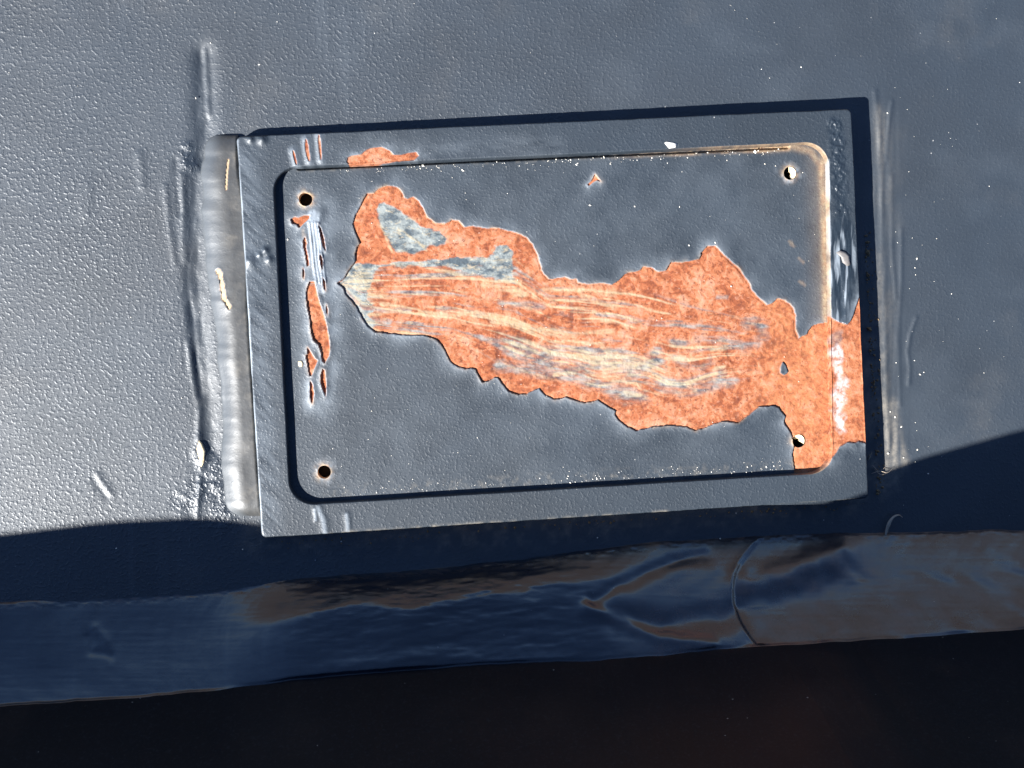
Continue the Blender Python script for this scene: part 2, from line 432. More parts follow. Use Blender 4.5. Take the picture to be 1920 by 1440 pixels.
disp += 0.012 * fbm(UU / 90, PYY / 6, 97, 2)
disp *= sstep(0, 0.04, TT) * sstep(1, 0.97, TT)
W = base + nrm[:, None, :] * disp[..., None]
fillet_brown = (0.05 + 0.22 * sstep(-0.5, 0.6, fbm(UU / 70, PYY / 24, 98, 4))) * sstep(1050, 1500, UU) * (0.75 + 0.25 * rip) + 0.35 * sstep(0.13, 0.0, TT) * np.clip(fbm(UU / 14, PYY / 6, 99, 3), 0, 1)  # dust film at right also carries the brown reflection; ripple strokes painted in
fil = mesh_from('corner_weld', W.reshape(-1, 3), grid_faces(len(u), nt), M_FILLET, panel,
                dict(chalk_sheen=UU * 0, dirt=fillet_brown, peel=0.4 + 0 * UU, gloss=0.85 * sstep(0.0, 0.12, TT) * (1 - 0.25 * sstep(1400, 1550, UU))))
tag(fil, 'glossy dark weld fillet with a curved restart crater')

# flange: rises toward the viewer from the weld; its free edge throws the long shadow on the panel
SH = [(-300, 1010), (0, 1001), (200, 977), (380, 968), (520, 984), (800, 972), (1100, 957), (1400, 938), (1628, 906), (1700, 866), (1920, 804), (2150, 765), (2700, 720)]
us = np.arange(-280, 2600, 12.0)
S = U(np.stack([us, interp_curve(SH, us)], 1), 0.0)
H = 90.0
E = S + SUN[None, :] * (H / SUN[2])
order = np.argsort(E[:, 0])
xs = np.arange(-330, 331, 1.5)
ey = np.interp(xs, E[order, 0], E[order, 1])
by = np.interp(xs, B[:, 0], B[:, 1])
ZB = np.interp(xs, B[:, 0], B[:, 2])[:, None]
tt = np.linspace(-0.03, 1.0, 60)
P1 = np.stack([np.repeat(xs[:, None], 60, 1), by[:, None] + (ey - by)[:, None] * tt, ZB + (H - ZB) * tt], -1)
P1[..., 1] += 0.25 * fbm(P1[..., 0] / 30, P1[..., 2] / 20, 101, 3) * sstep(0, .2, tt) * sstep(1, .9, tt)
edge = np.stack([xs, ey - 7.0, np.full_like(xs, H - 0.5)], 1)
back = np.stack([xs, by - 12.0, np.full_like(xs, -4.0)], 1)
P = np.concatenate([P1, edge[:, None], back[:, None]], 1)
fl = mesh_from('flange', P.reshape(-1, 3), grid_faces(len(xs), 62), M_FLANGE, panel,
               dict(chalk_sheen=np.zeros(P.shape[:2]), dirt=0.06 * sstep(0.0, 0.9, fbm(P[..., 0] / 15, P[..., 2] / 15, 103, 3)), peel=np.full(P.shape[:2], 0.5), gloss=np.full(P.shape[:2], 0.3)), smooth=False)
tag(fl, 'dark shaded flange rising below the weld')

# ================================================================== the nameplate holder
holder = empty('nameplate_holder', (10.0, 14.0, 0.0))
tag(holder, 'raised steel nameplate seat with rusted recess and four empty screw holes', 'nameplate holder')
PXY = plate_z
OUT = U([(443, 255), (1597, 203), (1630, 935), (490, 1010)], plate_z)[:, :2]
INN = U([(511, 315), (1553, 266), (1561, 886), (544, 948)], plate_z)[:, :2]
RAD = 5.4
def inset_quad(Q, r):
    n = len(Q); cen = Q.mean(0); lines = []
    for i in range(n):
        a, b = Q[i], Q[(i + 1) % n]
        nn = np.array([-(b - a)[1], (b - a)[0]]); nn /= np.linalg.norm(nn)
        if nn @ (cen - a) < 0: nn = -nn
        lines.append((nn, nn @ a + r))
    return np.array([np.linalg.solve(np.array([lines[i - 1][0], lines[i][0]]), np.array([lines[i - 1][1], lines[i][1]])) for i in range(n)])
SK = inset_quad(INN, RAD)
SKO = inset_quad(OUT, 1.1)
def closest_on(Q, pts):
    best, bd = None, None
    for i in range(len(Q)):
        a, b = Q[i], Q[(i + 1) % len(Q)]
        ab = b - a
        tt = np.clip(((pts - a) @ ab) / (ab @ ab), 0, 1)
        c = a + tt[:, None] * ab
        dd = ((pts - c) ** 2).sum(1)
        if best is None: best, bd = c, dd
        else:
            m = dd < bd; best[m] = c[m]; bd = np.minimum(bd, dd)
    return best
per = []
for i in range(4):
    a, b = OUT[i], OUT[(i + 1) % 4]
    nseg = int(np.linalg.norm(b - a) / 0.19)
    per.append(a + (b - a) * np.linspace(0, 1, nseg, endpoint=False)[:, None])
O0 = np.concatenate(per)
ci = closest_on(SK, O0)
dr = O0 - ci; dr /= np.linalg.norm(dr, axis=1)[:, None]
I1 = ci + dr * RAD
co = closest_on(SKO, O0)
do = O0 - co; do /= np.linalg.norm(do, axis=1)[:, None]
O1 = co + do * 1.1
wob = 0.10 * fbm(O0[:, 0] / 9 + 3, O0[:, 1] / 9, 111, 3) + 0.05 * fbm(O0[:, 0] / 1.5, O0[:, 1] / 1.5, 112, 2)
O1 = O1 + do * wob[:, None]
I1 = I1 + dr * (0.05 * fbm(I1[:, 0] / 8, I1[:, 1] / 8, 113, 3))[:, None]
nr = 56
rows, zr, flat = [], [], []
def row(frac, extra_in=0.0, dz=0.0, wall=None):
    pts = I1 + (O1 - I1) * frac - dr * extra_in
    rows.append(pts)
    z = plate_z(pts[:, 0]) + dz if wall is None else np.full(len(pts), wall) if not callable(wall) else wall(pts[:, 0])
    zr.append(z)
    flat.append(1.0 if (wall is None and dz == 0) else 0.0)
row(0, 0.25, wall=lambda x: floor_z(x) - 0.6)
row(0, 0.18, wall=lambda x: floor_z(x) + 0.25)
row(0, 0.10, dz=-0.75)
row(0, 0.04, dz=-0.30)
row(0.004, 0.0, dz=-0.12)
row(0.014, 0.0, dz=-0.035)
for f in np.linspace(0.028, 0.952, nr): row(f)
row(0.966, 0, dz=-0.05); row(0.978, 0, dz=-0.18); row(0.989, 0, dz=-0.42); row(1.0, 0, dz=-0.85)
row(1.0, 0, wall=lambda x: plate_z(x) * 0.5); row(1.0, 0, wall=-0.3)
G = np.stack(rows, 1); ZZ = np.stack(zr, 1); FL = np.array(flat)[None, :]
X, Y = G[..., 0], G[..., 1]
TP = lambda pts: U(pts, plate_z)
Z0 = ZZ.copy()
ZZ = ZZ + FL * (0.05 * fbm(X / 12, Y / 12, 121, 3) + 0.012 * fbm(X / 3, Y / 3, 122, 2))
# rust on the frame
R_RIGHT = [(1535, 585), (1552, 590), (1562, 598), (1576, 606), (1588, 609), (1596, 600), (1603, 582), (1611, 556), (1650, 540), (1660, 838), (1626, 832), (1610, 827), (1602, 831), (1588, 830), (1574, 838), (1567, 850), (1555, 862), (1540, 866)]
R_TOP = [(650, 303), (652, 295), (662, 292), (678, 289), (688, 281), (700, 277), (716, 276), (730, 283), (738, 291), (752, 290), (766, 287), (780, 285), (785, 292), (776, 300), (740, 304), (700, 309), (655, 311)]
SLIT_F = [[(574, 262), (576, 282), (580, 302)], [(550, 283), (553, 296), (556, 309)], [(598, 254), (600, 275), (602, 300)]]
jit = 0.16 * fbm(X / 1.3, Y / 1.3, 131, 3)
s1, s2 = sdf(TP(R_RIGHT), X, Y) + jit, sdf(TP(R_TOP), X, Y) + jit
rust = np.maximum(sstep(0.1, -0.1, s1), sstep(0.1, -0.1, s2))
for k, sl in enumerate(SLIT_F):
    d = line_d(TP(sl), X, Y)
    yy = TP(sl)[:, 1]
    wdt = (0.34, 0.22, 0.24)[k] * np.clip(1.15 - np.abs((Y - yy.mean()) / (np.ptp(yy) * 0.55)) ** 2, 0, 1)
    rust = np.maximum(rust, sstep(0.10, -0.10, d - wdt))
    ZZ += FL * 0.35 * np.exp(-(d / 0.75) ** 2)
edge_d = np.minimum(np.abs(s1), np.abs(s2))
ZZ += FL * (1 - rust) * 0.22 * np.exp(-np.clip(np.minimum(s1, s2), 0, 9) / 0.8) * (s1 < 6)
ZZ -= FL * rust * (0.22 - 0.10 * fbm(X / 2, Y / 2, 133, 3))
white = rust * sstep(1.9, 0.2, line_d(TP([(1568, 655), (1572, 690), (1580, 715), (1574, 745), (1572, 775), (1576, 800)]), X, Y) + 1.5 * fbm(X / 1.4, Y / 1.8, 134, 4)) * np.clip(0.62 + 0.9 * fbm(X / 0.7, Y / 0.7, 137, 3), 0.1, 0.95)
bare = rust * sstep(1.4, 0.3, line_d(TP([(1560, 640), (1572, 625), (1570, 660)]), X, Y) + 0.5 * fbm(X / 1.2, Y / 1.2, 135, 3)) * 0.5
tan = 0.55 * sstep(1.2, 0.0, line_d(TP([(1548, 300), (1552, 450), (1553, 600)]), X, Y)) * 0
chalk_sheen = 0.24 * np.exp(-np.clip(np.minimum(s1, s2), 0, 9) / 1.6) * np.clip(0.7 + fbm(X / 2, Y / 2, 136, 3), 0, 1.2)  # chalky rim of lifted paint, with the sun it catches painted in
for sl in SLIT_F: chalk_sheen = np.maximum(chalk_sheen, 0.26 * sstep(1.8, 0.1, line_d(TP(sl), X, Y)))
for dr_, w in (([(596, 952), (606, 975), (610, 1000)], 0.9), ([(650, 965), (653, 995)], 0.7), ([(590, 955), (592, 975)], 0.5)):
    dd = line_d(TP(dr_), X, Y); chalk_sheen = np.maximum(chalk_sheen, 0.35 * sstep(w, 0, dd)); ZZ += FL * 0.16 * np.exp(-(dd / w) ** 2)
# wet-looking run of paint and weld spatter on the right bar
run = sstep(4.0, 1.2, line_d(TP([(1578, 430), (1582, 480), (1578, 560), (1580, 590)]), X, Y)) * (1 - rust)
ZZ += FL * run * (0.38 * fbm(X / 1.5, Y / 6.0, 141, 3) + 0.30 * np.exp(-(line_d(TP([(1576, 400), (1578, 450)]), X, Y) / 0.8) ** 2))
spat = sstep(2.6, 0.6, line_d(TP([(1566, 232), (1572, 290), (1574, 340), (1580, 395)]), X, Y))
ZZ += FL * spat * 0.42 * np.clip(fbm(X / 1.1, Y / 1.1, 142, 3), -0.2, 1)
gloss = np.clip(0.9 * run + 0.5 * spat, 0, 1)
# smear left by the torch beside the bead
lefts = sstep(6.0, 0.5, line_d(TP([(455, 300), (470, 430), (478, 600), (485, 800), (495, 990)]), X, Y))
gloss = np.maximum(gloss, 0.35 * lefts)
chalk_sheen = np.maximum(chalk_sheen, 0.16 * lefts * np.clip(0.6 + fbm((X + Y) / 1.0, (X - Y) / 6.0, 143, 3), 0, 1))
for (bx_, by_), rr, hh in (((470, 262), .7, .5), ((492, 263), .9, .6), ((470, 490), 1.3, .7), ((498, 470), .8, .6), ((505, 487), .8, .5), ((487, 478), .6, .5)):
    q = TP([(bx_, by_)])[0]; ZZ += FL * hh * np.exp(-((X - q[0]) ** 2 + (Y - q[1]) ** 2) / rr ** 2)
chalk_sheen = np.maximum(chalk_sheen, 0.55 * sstep(0.55, 0.1, line_d(np.stack([OUT[0] + [0.15, -1.0], OUT[3] + [0.15, 0.5]]), X, Y) + 0.2 * fbm(X, Y / 3, 138, 3)) * np.clip(0.75 + fbm(X / 2, Y / 8, 132, 3), 0, 1))  # bevel highlight painted along the left edge
chalk_sheen = np.maximum(chalk_sheen, 0.55 * np.clip(0.55 + 1.2 * fbm(X / 2, Y / 4, 197, 3), 0, 1) * sstep(0.45, 0.1, line_d(TP([(1553, 300), (1556, 450), (1559, 592)]), X, Y) + 0.12 * fbm(X, Y / 2, 148, 3)) * (1 - rust))  # rim highlight painted along the inner right edge
chalk_sheen = np.maximum(chalk_sheen, run * 0.5 * sstep(0.1, 0.5, fbm(X / 0.9, Y / 7.0, 149, 3)))  # worn streaks and wet glints of the run painted pale
chalk_sheen = np.maximum(chalk_sheen, 0.07 * sstep(4.5, 0.5, line_d(TP([(620, 285), (800, 282), (1040, 272)]), X, Y)) * np.clip(0.6 + fbm(X / 6, Y / 2, 139, 3), 0, 1))  # bluish sheen painted along the top bar
dirt = 0.55 * sstep(1.2, 0.1, line_d(TP([(620, 1003), (900, 985), (1250, 962)]), X, Y)) * np.clip(0.3 + fbm(X / 1.5, Y / 1.5, 144, 3), 0, 1)
dirt = dirt + 0.35 * (1 - FL) * np.clip(fbm(X / 2, Y / 2, 145, 3), 0, 1) * (X > 60)
# rust and cream stain running down the lit right and top walls of the window
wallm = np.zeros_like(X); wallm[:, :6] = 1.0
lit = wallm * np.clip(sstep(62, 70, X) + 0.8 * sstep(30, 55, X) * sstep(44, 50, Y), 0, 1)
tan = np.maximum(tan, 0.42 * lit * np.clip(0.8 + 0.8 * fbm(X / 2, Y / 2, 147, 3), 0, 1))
rust = np.maximum(rust, wallm * sstep(60, 66, X) * sstep(15.5, 13.5, Y + 0.8 * fbm(X, Y / 1.5, 146, 2)) * sstep(-20, -17, Y))
V = np.stack([X, Y, ZZ], -1).reshape(-1, 3)
F = grid_faces(len(O0), G.shape[1], True)[:, ::-1]
fa = dict(rust=rust, bare=bare, cream=0 * X, white=white, tan=tan, chalk_sheen=np.clip(chalk_sheen, 0, 1), dirt=np.clip(dirt, 0, 1), peel=1.0 - 0.5 * run + 0 * X, gloss=gloss, scrape=0 * X, pale=0.5 * sstep(70, 74, X))
fr = rust.reshape(-1)[F].mean(1) > 0.5
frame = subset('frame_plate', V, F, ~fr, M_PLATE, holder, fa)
tag(frame, 'dark blue-grey painted steel border around the recess')
cxf = V[F].mean(1)
for sel, lab in ((fr & (cxf[:, 0] > 40), 'orange rust patch with white crust on the right bar of the border'),
                 (fr & (cxf[:, 0] <= 40) & (cxf[:, 0] > -40), 'small orange rust patch above the recess'),
                 ):
    o = subset('rust_patch', V, F, sel, M_PLATE, frame, fa)
    if o: tag(o, lab)
slx = np.array([TP(sl)[:, 0].mean() for sl in SLIT_F])
own = np.abs(cxf[:, :1] - slx[None, :]).argmin(1)
for k in range(3):
    subset('rust_crack', V, F, fr & (cxf[:, 0] <= -40) & (own == k), M_PLATE, frame, fa)

# ------------------------------------------------------------------ floor of the recess
TF = lambda pts: U(pts, floor_z)
MAIN = [(632, 531), (645, 522), (658, 501), (667, 489), (666, 476), (670, 463), (675, 457), (669, 442), (661, 420), (665, 408), (673, 392), (682, 372), (689, 363), (700, 362), (710, 354), (724, 349), (743, 350), (751, 356), (758, 370),
        (764, 373), (774, 370), (785, 377), (794, 392), (800, 408), (816, 418), (835, 420), (847, 412), (860, 415), (871, 426), (887, 424), (912, 428), (937, 428), (962, 434), (987, 446), (999, 459), (1010, 484), (1016, 507), (1020, 515),
        (1030, 523), (1042, 521), (1059, 520), (1072, 524), (1081, 522), (1084, 529), (1103, 532), (1125, 531), (1147, 533), (1159, 527), (1172, 513), (1201, 507), (1207, 500), (1222, 502), (1236, 510), (1249, 507), (1257, 493), (1282, 491), (1311, 485),
        (1314, 474), (1326, 462), (1342, 461), (1358, 477), (1387, 505), (1405, 531), (1410, 546), (1438, 572), (1446, 569), (1457, 560), (1472, 562), (1487, 577), (1492, 593), (1491, 618), (1498, 634), (1512, 626), (1522, 612), (1534, 606), (1600, 600),
        (1610, 900), (1489, 900), (1488, 875), (1485, 854), (1489, 838), (1483, 815), (1469, 792), (1472, 781), (1459, 764), (1448, 761), (1423, 763), (1410, 773), (1394, 787), (1384, 793), (1358, 790), (1338, 794), (1319, 804), (1302, 807), (1288, 800),
        (1247, 798), (1217, 801), (1193, 808), (1179, 802), (1160, 789), (1152, 777), (1155, 771), (1136, 760), (1121, 751), (1098, 756), (1082, 752), (1060, 744), (1052, 748), (1041, 750), (1025, 743), (1014, 733), (1011, 728), (998, 733), (987, 739),
        (968, 739), (952, 733), (941, 721), (933, 708), (927, 708), (916, 715), (904, 716), (897, 706), (892, 693), (884, 690), (873, 691), (857, 687), (845, 679), (840, 672), (837, 663), (827, 647), (819, 637), (800, 630), (765, 629), (730, 626), (702, 622),
        (690, 612), (678, 596), (668, 574), (650, 556), (644, 541)]
STRIP = [(580, 528), (590, 528), (596, 556), (606, 586), (612, 606), (617, 636), (619, 655), (617, 668), (609, 681), (604, 677), (602, 660), (597, 646), (588, 638), (583, 622), (581, 596), (576, 576), (574, 552), (576, 540)]
ISLETS = [[(545, 411), (552, 407), (560, 408), (570, 404), (581, 404), (580, 410), (570, 419), (561, 428), (556, 421), (548, 420)],
          [(568, 452), (572, 444), (576, 456), (574, 463), (578, 480), (580, 497), (576, 500), (573, 480), (569, 462)],
          [(597, 420), (602, 428), (607, 444), (610, 462), (611, 472), (606, 462), (601, 442)],
          [(600, 476), (604, 482), (606, 494), (605, 505), (602, 498), (600, 486)],
          [(568, 500), (571, 508), (570, 524), (568, 518)], [(605, 520), (610, 528), (611, 546), (607, 540)],
          [(577, 651), (583, 660), (590, 672), (596, 676), (590, 690), (584, 705), (580, 704), (577, 685), (573, 666), (577, 664)],
          [(605, 692), (609, 694), (611, 712), (612, 728), (611, 744), (606, 732), (601, 716), (602, 702)],
          [(582, 714), (586, 720), (589, 738), (586, 757), (583, 752), (581, 734)], [(612, 570), (615, 580), (614, 592), (612, 584)],
          [(1101, 346), (1108, 340), (1113, 331), (1115, 326), (1124, 338), (1127, 341), (1119, 338), (1112, 342), (1104, 349)]]
KEEP = [[(1462, 690), (1467, 678), (1473, 684), (1478, 698), (1470, 704), (1463, 700)]]        # a flake of paint left standing in the rust
HOLES = [((573, 374), 12.5), ((1481, 325), 12.5), ((608, 885), 12.5), ((1497, 827), 12.5)]
st = 0.168
lo, hi = INN.min(0) - 1.2, INN.max(0) + 1.2
gx, gy = np.arange(lo[0], hi[0], st), np.arange(lo[1], hi[1], st)
X, Y = np.meshgrid(gx, gy, indexing='ij')
hc = [(TF([c])[0], r * PXMM * 0.985) for c, r in HOLES]
rmin = np.full(X.shape, 99.0)
for q, r in hc:                                   # pull the vertices next to a hole onto its rim
    dx, dy = X - q[0], Y - q[1]
    rr = np.hypot(dx, dy) + 1e-9
    m = np.abs(rr - r) < st * 0.71
    X = np.where(m, q[0] + dx / rr * r, X); Y = np.where(m, q[1] + dy / rr * r, Y)
    rmin = np.minimum(rmin, np.hypot(X - q[0], Y - q[1]) - r)
jit = 0.22 * fbm(X / 1.7, Y / 1.7, 151, 3) + 0.10 * fbm(X / 0.6, Y / 0.6, 152, 2) + 0.06 * vnoise(X / 0.33, Y / 0.33, 155)
sm = sdf(TF(MAIN), X, Y, 12) + jit * 0.9
ss = sdf(TF(STRIP), X, Y) + jit * 0.35
si = np.full(X.shape, 8.0)
for p in ISLETS: si = np.minimum(si, sdf(TF(p), X, Y, 4) + jit * 0.12)
sk = np.full(X.shape, 8.0)
for p in KEEP: sk = np.minimum(sk, sdf(TF(p), X, Y, 4) + jit * 0.15)
s_all = np.maximum(np.minimum(np.minimum(sm, ss), si), -sk)
rust = sstep(0.085, -0.085, s_all)
out = np.clip(s_all, 0, 20)
lift = np.clip(0.55 + 0.9 * fbm(X / 3.2, Y / 3.2, 153, 3), 0.05, 1.5)
Zf = floor_z(X) + 0.04 * fbm(X / 14, Y / 14, 154, 3)
paint_h = 0.08 + 0.20 * lift * np.exp(-out / 0.55) + 0.10 * np.exp(-out / 2.5)
# blistered paint round the scraped strip on the left
strip_line = TF([(588, 400), (592, 450), (598, 520), (604, 600), (600, 680), (595, 745)])
ds = line_d(strip_line, X, Y, 12)
blis = sstep(3.0, 0.8, ds)
paint_h += blis * 0.10
for k, (off, w, h) in enumerate(((-6, 0.28, 0.34), (0, 0.26, 0.30), (6, 0.26, 0.34), (11, 0.24, 0.24))):
    ln = TF([(586 + off, 418), (590 + off, 450), (594 + off, 490), (600 + off, 530)])
    paint_h += h * np.exp(-(line_d(ln, X, Y, 4) / w) ** 2) * 0.8
paint_h += 0.10 * np.exp(-np.clip(np.minimum(si, ss), 0, 9) / 0.45)
rust_h = -0.05 + 0.10 * fbm(X / 1.8, Y / 1.8, 155, 4) + 0.05 * fbm(X / 0.7, Y / 0.7, 156, 2)
rust_h -= 0.30 * np.exp(-np.clip(-s_all, 0, 9) / 0.20) * sstep(0.0, 1.0, np.minimum(ss, si))
rust_h -= 0.04 * (np.minimum(ss, si) < 0.1)
dirn = 0.055                                       # scrape marks run almost level, falling a little to the right
SX, SY = X * math.cos(dirn) - Y * math.sin(dirn), X * math.sin(dirn) + Y * math.cos(dirn)
strk = fbm(SX / 9.0, SY / 0.55, 157, 3)
inscr = sstep(0.0, -2.5, sm) * sstep(45, 25, X)
rust_h += 0.02 * strk * inscr
XW = X + 0.5 * fbm(X / 3.0, Y / 3.0, 158, 3)
YW = Y + 0.55 * fbm(SX / 5.0, SY / 2.5, 159, 3) + 0.12 * fbm(SX / 1.2, SY / 0.8, 150, 2)
def band(pts, w, wob=1.0, seed=0, aniso=True):
    d = line_d(TF(pts), XW, YW, 10)
    nz = fbm(SX / 3.2, SY / 0.8, 160 + seed, 3) if aniso else fbm(X / 1.2, Y / 1.2, 160 + seed, 3)
    br = np.clip(0.70 + 1.0 * fbm(SX / 6.0, SY / 0.9, 260 + seed, 4), 0.0, 1)
    return br * sstep(w * PXMM * 1.9, w * PXMM * 0.1, d + wob * w * PXMM * 0.75 * nz)
G1 = [(710, 382), (720, 380), (739, 388), (766, 407), (787, 424), (807, 426), (824, 432), (836, 445), (834, 459), (820, 463), (805, 459), (797, 468), (774, 474), (745, 472), (737, 463), (728, 447), (718, 434), (710, 413), (707, 397)]
G2 = [(845, 486), (860, 480), (912, 482), (924, 476), (928, 463), (949, 461), (960, 474), (963, 497), (964, 518), (972, 534), (940, 528), (891, 515), (855, 506), (800, 498), (730, 500), (700, 506), (690, 498), (770, 490), (810, 484)]
FAN = [(634, 531), (660, 498), (672, 492), (705, 494), (716, 502), (700, 512), (694, 530), (688, 560), (702, 576), (690, 592), (704, 606), (700, 620), (680, 612), (660, 575), (640, 548)]
bare = np.zeros_like(X)
for p, w in ((G1, 0.15), (G2, 0.22), (FAN, 0.35)):
    bare = np.maximum(bare, sstep(0.25, -0.25, sdf(TF(p), XW, YW, 4) + w * 2.2 * fbm(SX / 1.6, SY / 0.9, 170, 3)))
for k, (p, w) in enumerate((([(690, 577), (730, 579), (765, 584)], 4), ([(700, 600), (730, 606)], 4), ([(820, 577), (870, 582), (905, 590)], 4), ([(940, 566), (990, 572), (1015, 576)], 6), ([(935, 686), (965, 688), (1000, 695)], 8),
                            ([(1012, 694), (1060, 704), (1110, 718), (1160, 736), (1206, 746)], 10), ([(1098, 660), (1130, 672), (1165, 686), (1205, 690), (1238, 674)], 11), ([(1200, 676), (1235, 660)], 7),
                            ([(1262, 640), (1285, 642)], 7), ([(1268, 670), (1285, 682), (1312, 688), (1332, 676)], 8), ([(1240, 720), (1275, 724), (1315, 722), (1350, 708)], 12), ([(1340, 720), (1372, 718)], 9),
                            ([(1398, 606), (1412, 600), (1428, 606), (1430, 626), (1420, 644), (1395, 648)], 9), ([(1310, 632), (1350, 640), (1385, 648)], 8), ([(1345, 555), (1362, 555)], 3), ([(1120, 590), (1180, 596), (1220, 598)], 3),
                            ([(1060, 700), (1090, 690), (1120, 706)], 6), ([(1180, 600), (1280, 604)], 2.5), ([(1000, 648), (1060, 656)], 5), ([(1020, 666), (1060, 668)], 4))):
    bare = np.maximum(bare, band(p, w, 1.3, k) * 0.9)
cream = np.zeros_like(X)
for k, (p, w) in enumerate((([(655, 538), (690, 541)], 3), ([(692, 553), (715, 558), (748, 562)], 4), ([(712, 570), (760, 577), (800, 586), (862, 592)], 2.6), ([(694, 590), (720, 586), (748, 582)], 3), ([(690, 606), (722, 600)], 2.6),
                            ([(692, 614), (720, 623), (760, 627), (800, 632)], 3.2), ([(800, 503), (850, 512), (880, 522), (915, 530)], 2.6), ([(908, 534), (945, 542), (980, 550)], 6), ([(1022, 541), (1080, 543), (1152, 548)], 4.6),
                            ([(1095, 556), (1130, 566), (1152, 572)], 4), ([(862, 586), (910, 588), (950, 592)], 4), ([(925, 604), (1000, 612), (1050, 626)], 2.4), ([(1010, 616), (1060, 626), (1150, 624)], 4.2), ([(1010, 622), (1060, 636), (1130, 646)], 2.4),
                            ([(1128, 652), (1145, 664), (1180, 670), (1206, 668)], 3.6), ([(1110, 698), (1150, 714), (1200, 722)], 3.6), ([(1168, 684), (1210, 688)], 3), ([(1040, 700), (1080, 700)], 2.4), ([(1255, 648), (1280, 650)], 3),
                            ([(1335, 654), (1360, 652)], 3.4), ([(1270, 668), (1285, 668)], 3), ([(1170, 738), (1200, 742)], 2.6), ([(1340, 690), (1360, 686)], 3), ([(730, 498), (790, 494)], 2), ([(745, 430), (800, 468)], 1.6), ([(712, 420), (735, 470)], 1.8))):
    cream = np.maximum(cream, band(p, w, 1.5, 40 + k) * 0.6)
# scour marks: long smears that fan out from the left tip and follow the length of the patch
kx = np.array([640, 680, 850, 965, 1030, 1150, 1250, 1400, 1480])
top_l = TF(np.stack([kx, [528, 500, 486, 478, 530, 534, 556, 588, 600]], 1)); bot_l = TF(np.stack([kx, [536, 616, 640, 694, 708, 738, 750, 722, 716]], 1))
Ty, By = np.interp(X, top_l[:, 0], top_l[:, 1]), np.interp(X, bot_l[:, 0], bot_l[:, 1])
vv = (Ty - Y) / np.maximum(Ty - By, 0.5)
vv = vv + 0.06 * fbm(X / 16, Y / 9, 191, 2) + 0.05 * np.sin((X - 16) / 5.5) * sstep(16, 24, X) * sstep(48, 38, X) * sstep(0.35, 0.6, vv)
inside = sstep(-0.03, 0.05, vv) * sstep(1.03, 0.95, vv) * sstep(58, 46, X)
def smear(seed, f1):
    return 0.50 * (vnoise(X / 21, vv * f1, seed) - 0.5) + 0.42 * (vnoise(X / 11, vv * f1 * 2.3, seed + 1) - 0.5) + 0.34 * (vnoise(X / 5.5, vv * f1 * 4.6, seed + 2) - 0.5) + 0.16 * (vnoise(X / 1.2, Y / 0.5, seed + 3) - 0.5)
lefty = sstep(-26, -37, X)
lower = np.exp(-((vv - 0.78) / 0.16) ** 2) * sstep(-4, 4, X) * sstep(50, 40, X)
upper = np.exp(-((vv - 0.10) / 0.10) ** 2) * sstep(-22, -12, X) * sstep(24, 14, X)
dens = 0.20 * lefty + 0.16 * lower + 0.10 * upper
s_b, s_c = smear(401, 12.0), smear(431, 17.0)
bare = np.maximum(bare, inside * sstep(0.08, 0.40, s_b + dens) * 0.80)
cream = np.maximum(cream, inside * sstep(0.09, 0.38, s_c + 0.8 * dens - 0.22 * sstep(-34, -39, X)) * 0.66)
rusty_line = inside * sstep(0.10, 0.30, smear(461, 8.0))
bare = bare * (1 - 0.75 * rusty_line * (1 - 0.5 * lefty))
rust_h = rust_h + inside * (0.05 * s_b - 0.04 * s_c)
cream = np.maximum(cream, 0.75 * sstep(0.05, -0.05, sm + 0.25) * 0)
bare *= rust; cream *= rust
rust_h -= 0.06 * bare * (1 - cream)
h = rust * rust_h + (1 - rust) * paint_h
Zf = Zf + h
# open joint between floor and border along the top
top_line = U([(560, 312), (700, 306), (900, 297), (1200, 284), (1480, 272)], plate_z)
dt = line_d(top_line, X, Y, 12)
Zf -= 0.9 * sstep(0.75, 0.35, dt) * (X < 68)
# stains
wall_r = line_d(U([(1545, 300), (1550, 420), (1553, 600), (1556, 700)], plate_z), X, Y, 14)
tan = 0.42 * np.exp(-(wall_r / 0.8) ** 2) * np.clip(0.75 + 0.6 * fbm(X / 1.8, Y / 3, 181, 3), 0, 1) + 0.10 * np.exp(-(wall_r / 3.2) ** 2)
tan *= sstep(58.5, 52.5, Y - 0.0) * 1.0
tan = np.maximum(tan, 0.75 * sstep(1.6, 0.3, dt) * sstep(10, 55, X) * np.clip(0.5 + fbm(X / 2, Y / 1, 182, 3), 0, 1))
crn = line_d(U([(1440, 276), (1490, 272), (1525, 282), (1543, 310), (1548, 340)], plate_z), X, Y, 12)
tan = np.maximum(tan, 0.28 * np.exp(-(crn / 0.9) ** 2))
for (q, r), s_ in zip(hc, (1, .8, 1, 1)):
    rr = np.hypot(X - q[0], Y - q[1]) - r
    tan = np.maximum(tan, 0.8 * np.exp(-np.clip(rr, 0, 9) / 0.40) * s_ * np.clip(0.7 + 1.2 * fbm(X / 0.9, Y / 0.9, 196, 3), 0.05, 1))
    Zf += 0.10 * np.exp(-np.clip(rr, 0, 9) / 0.6)
for mk in ([(1480, 452), (1488, 462)], [(1498, 485), (1506, 492)], [(1500, 528), (1508, 534)], [(568, 432), (572, 450)]):
    tan = np.maximum(tan, 0.16 * sstep(0.7, 0.0, line_d(TF(mk), X, Y, 4) + 0.25 * fbm(X / 0.5, Y / 0.5, 195, 2)))
tan = np.maximum(tan, 0.55 * np.exp(-out / 0.25) * np.clip(0.2 + fbm(X / 2.0, Y / 2.0, 183, 3), 0, 1))
chalk_sheen = 0.20 * np.exp(-out / 0.8) * np.clip(0.45 + 1.3 * fbm(X / 3, Y / 3, 184, 3), 0, 1.2)  # chalky flaked edges, plus the sunlight on lifted paint put into the colour
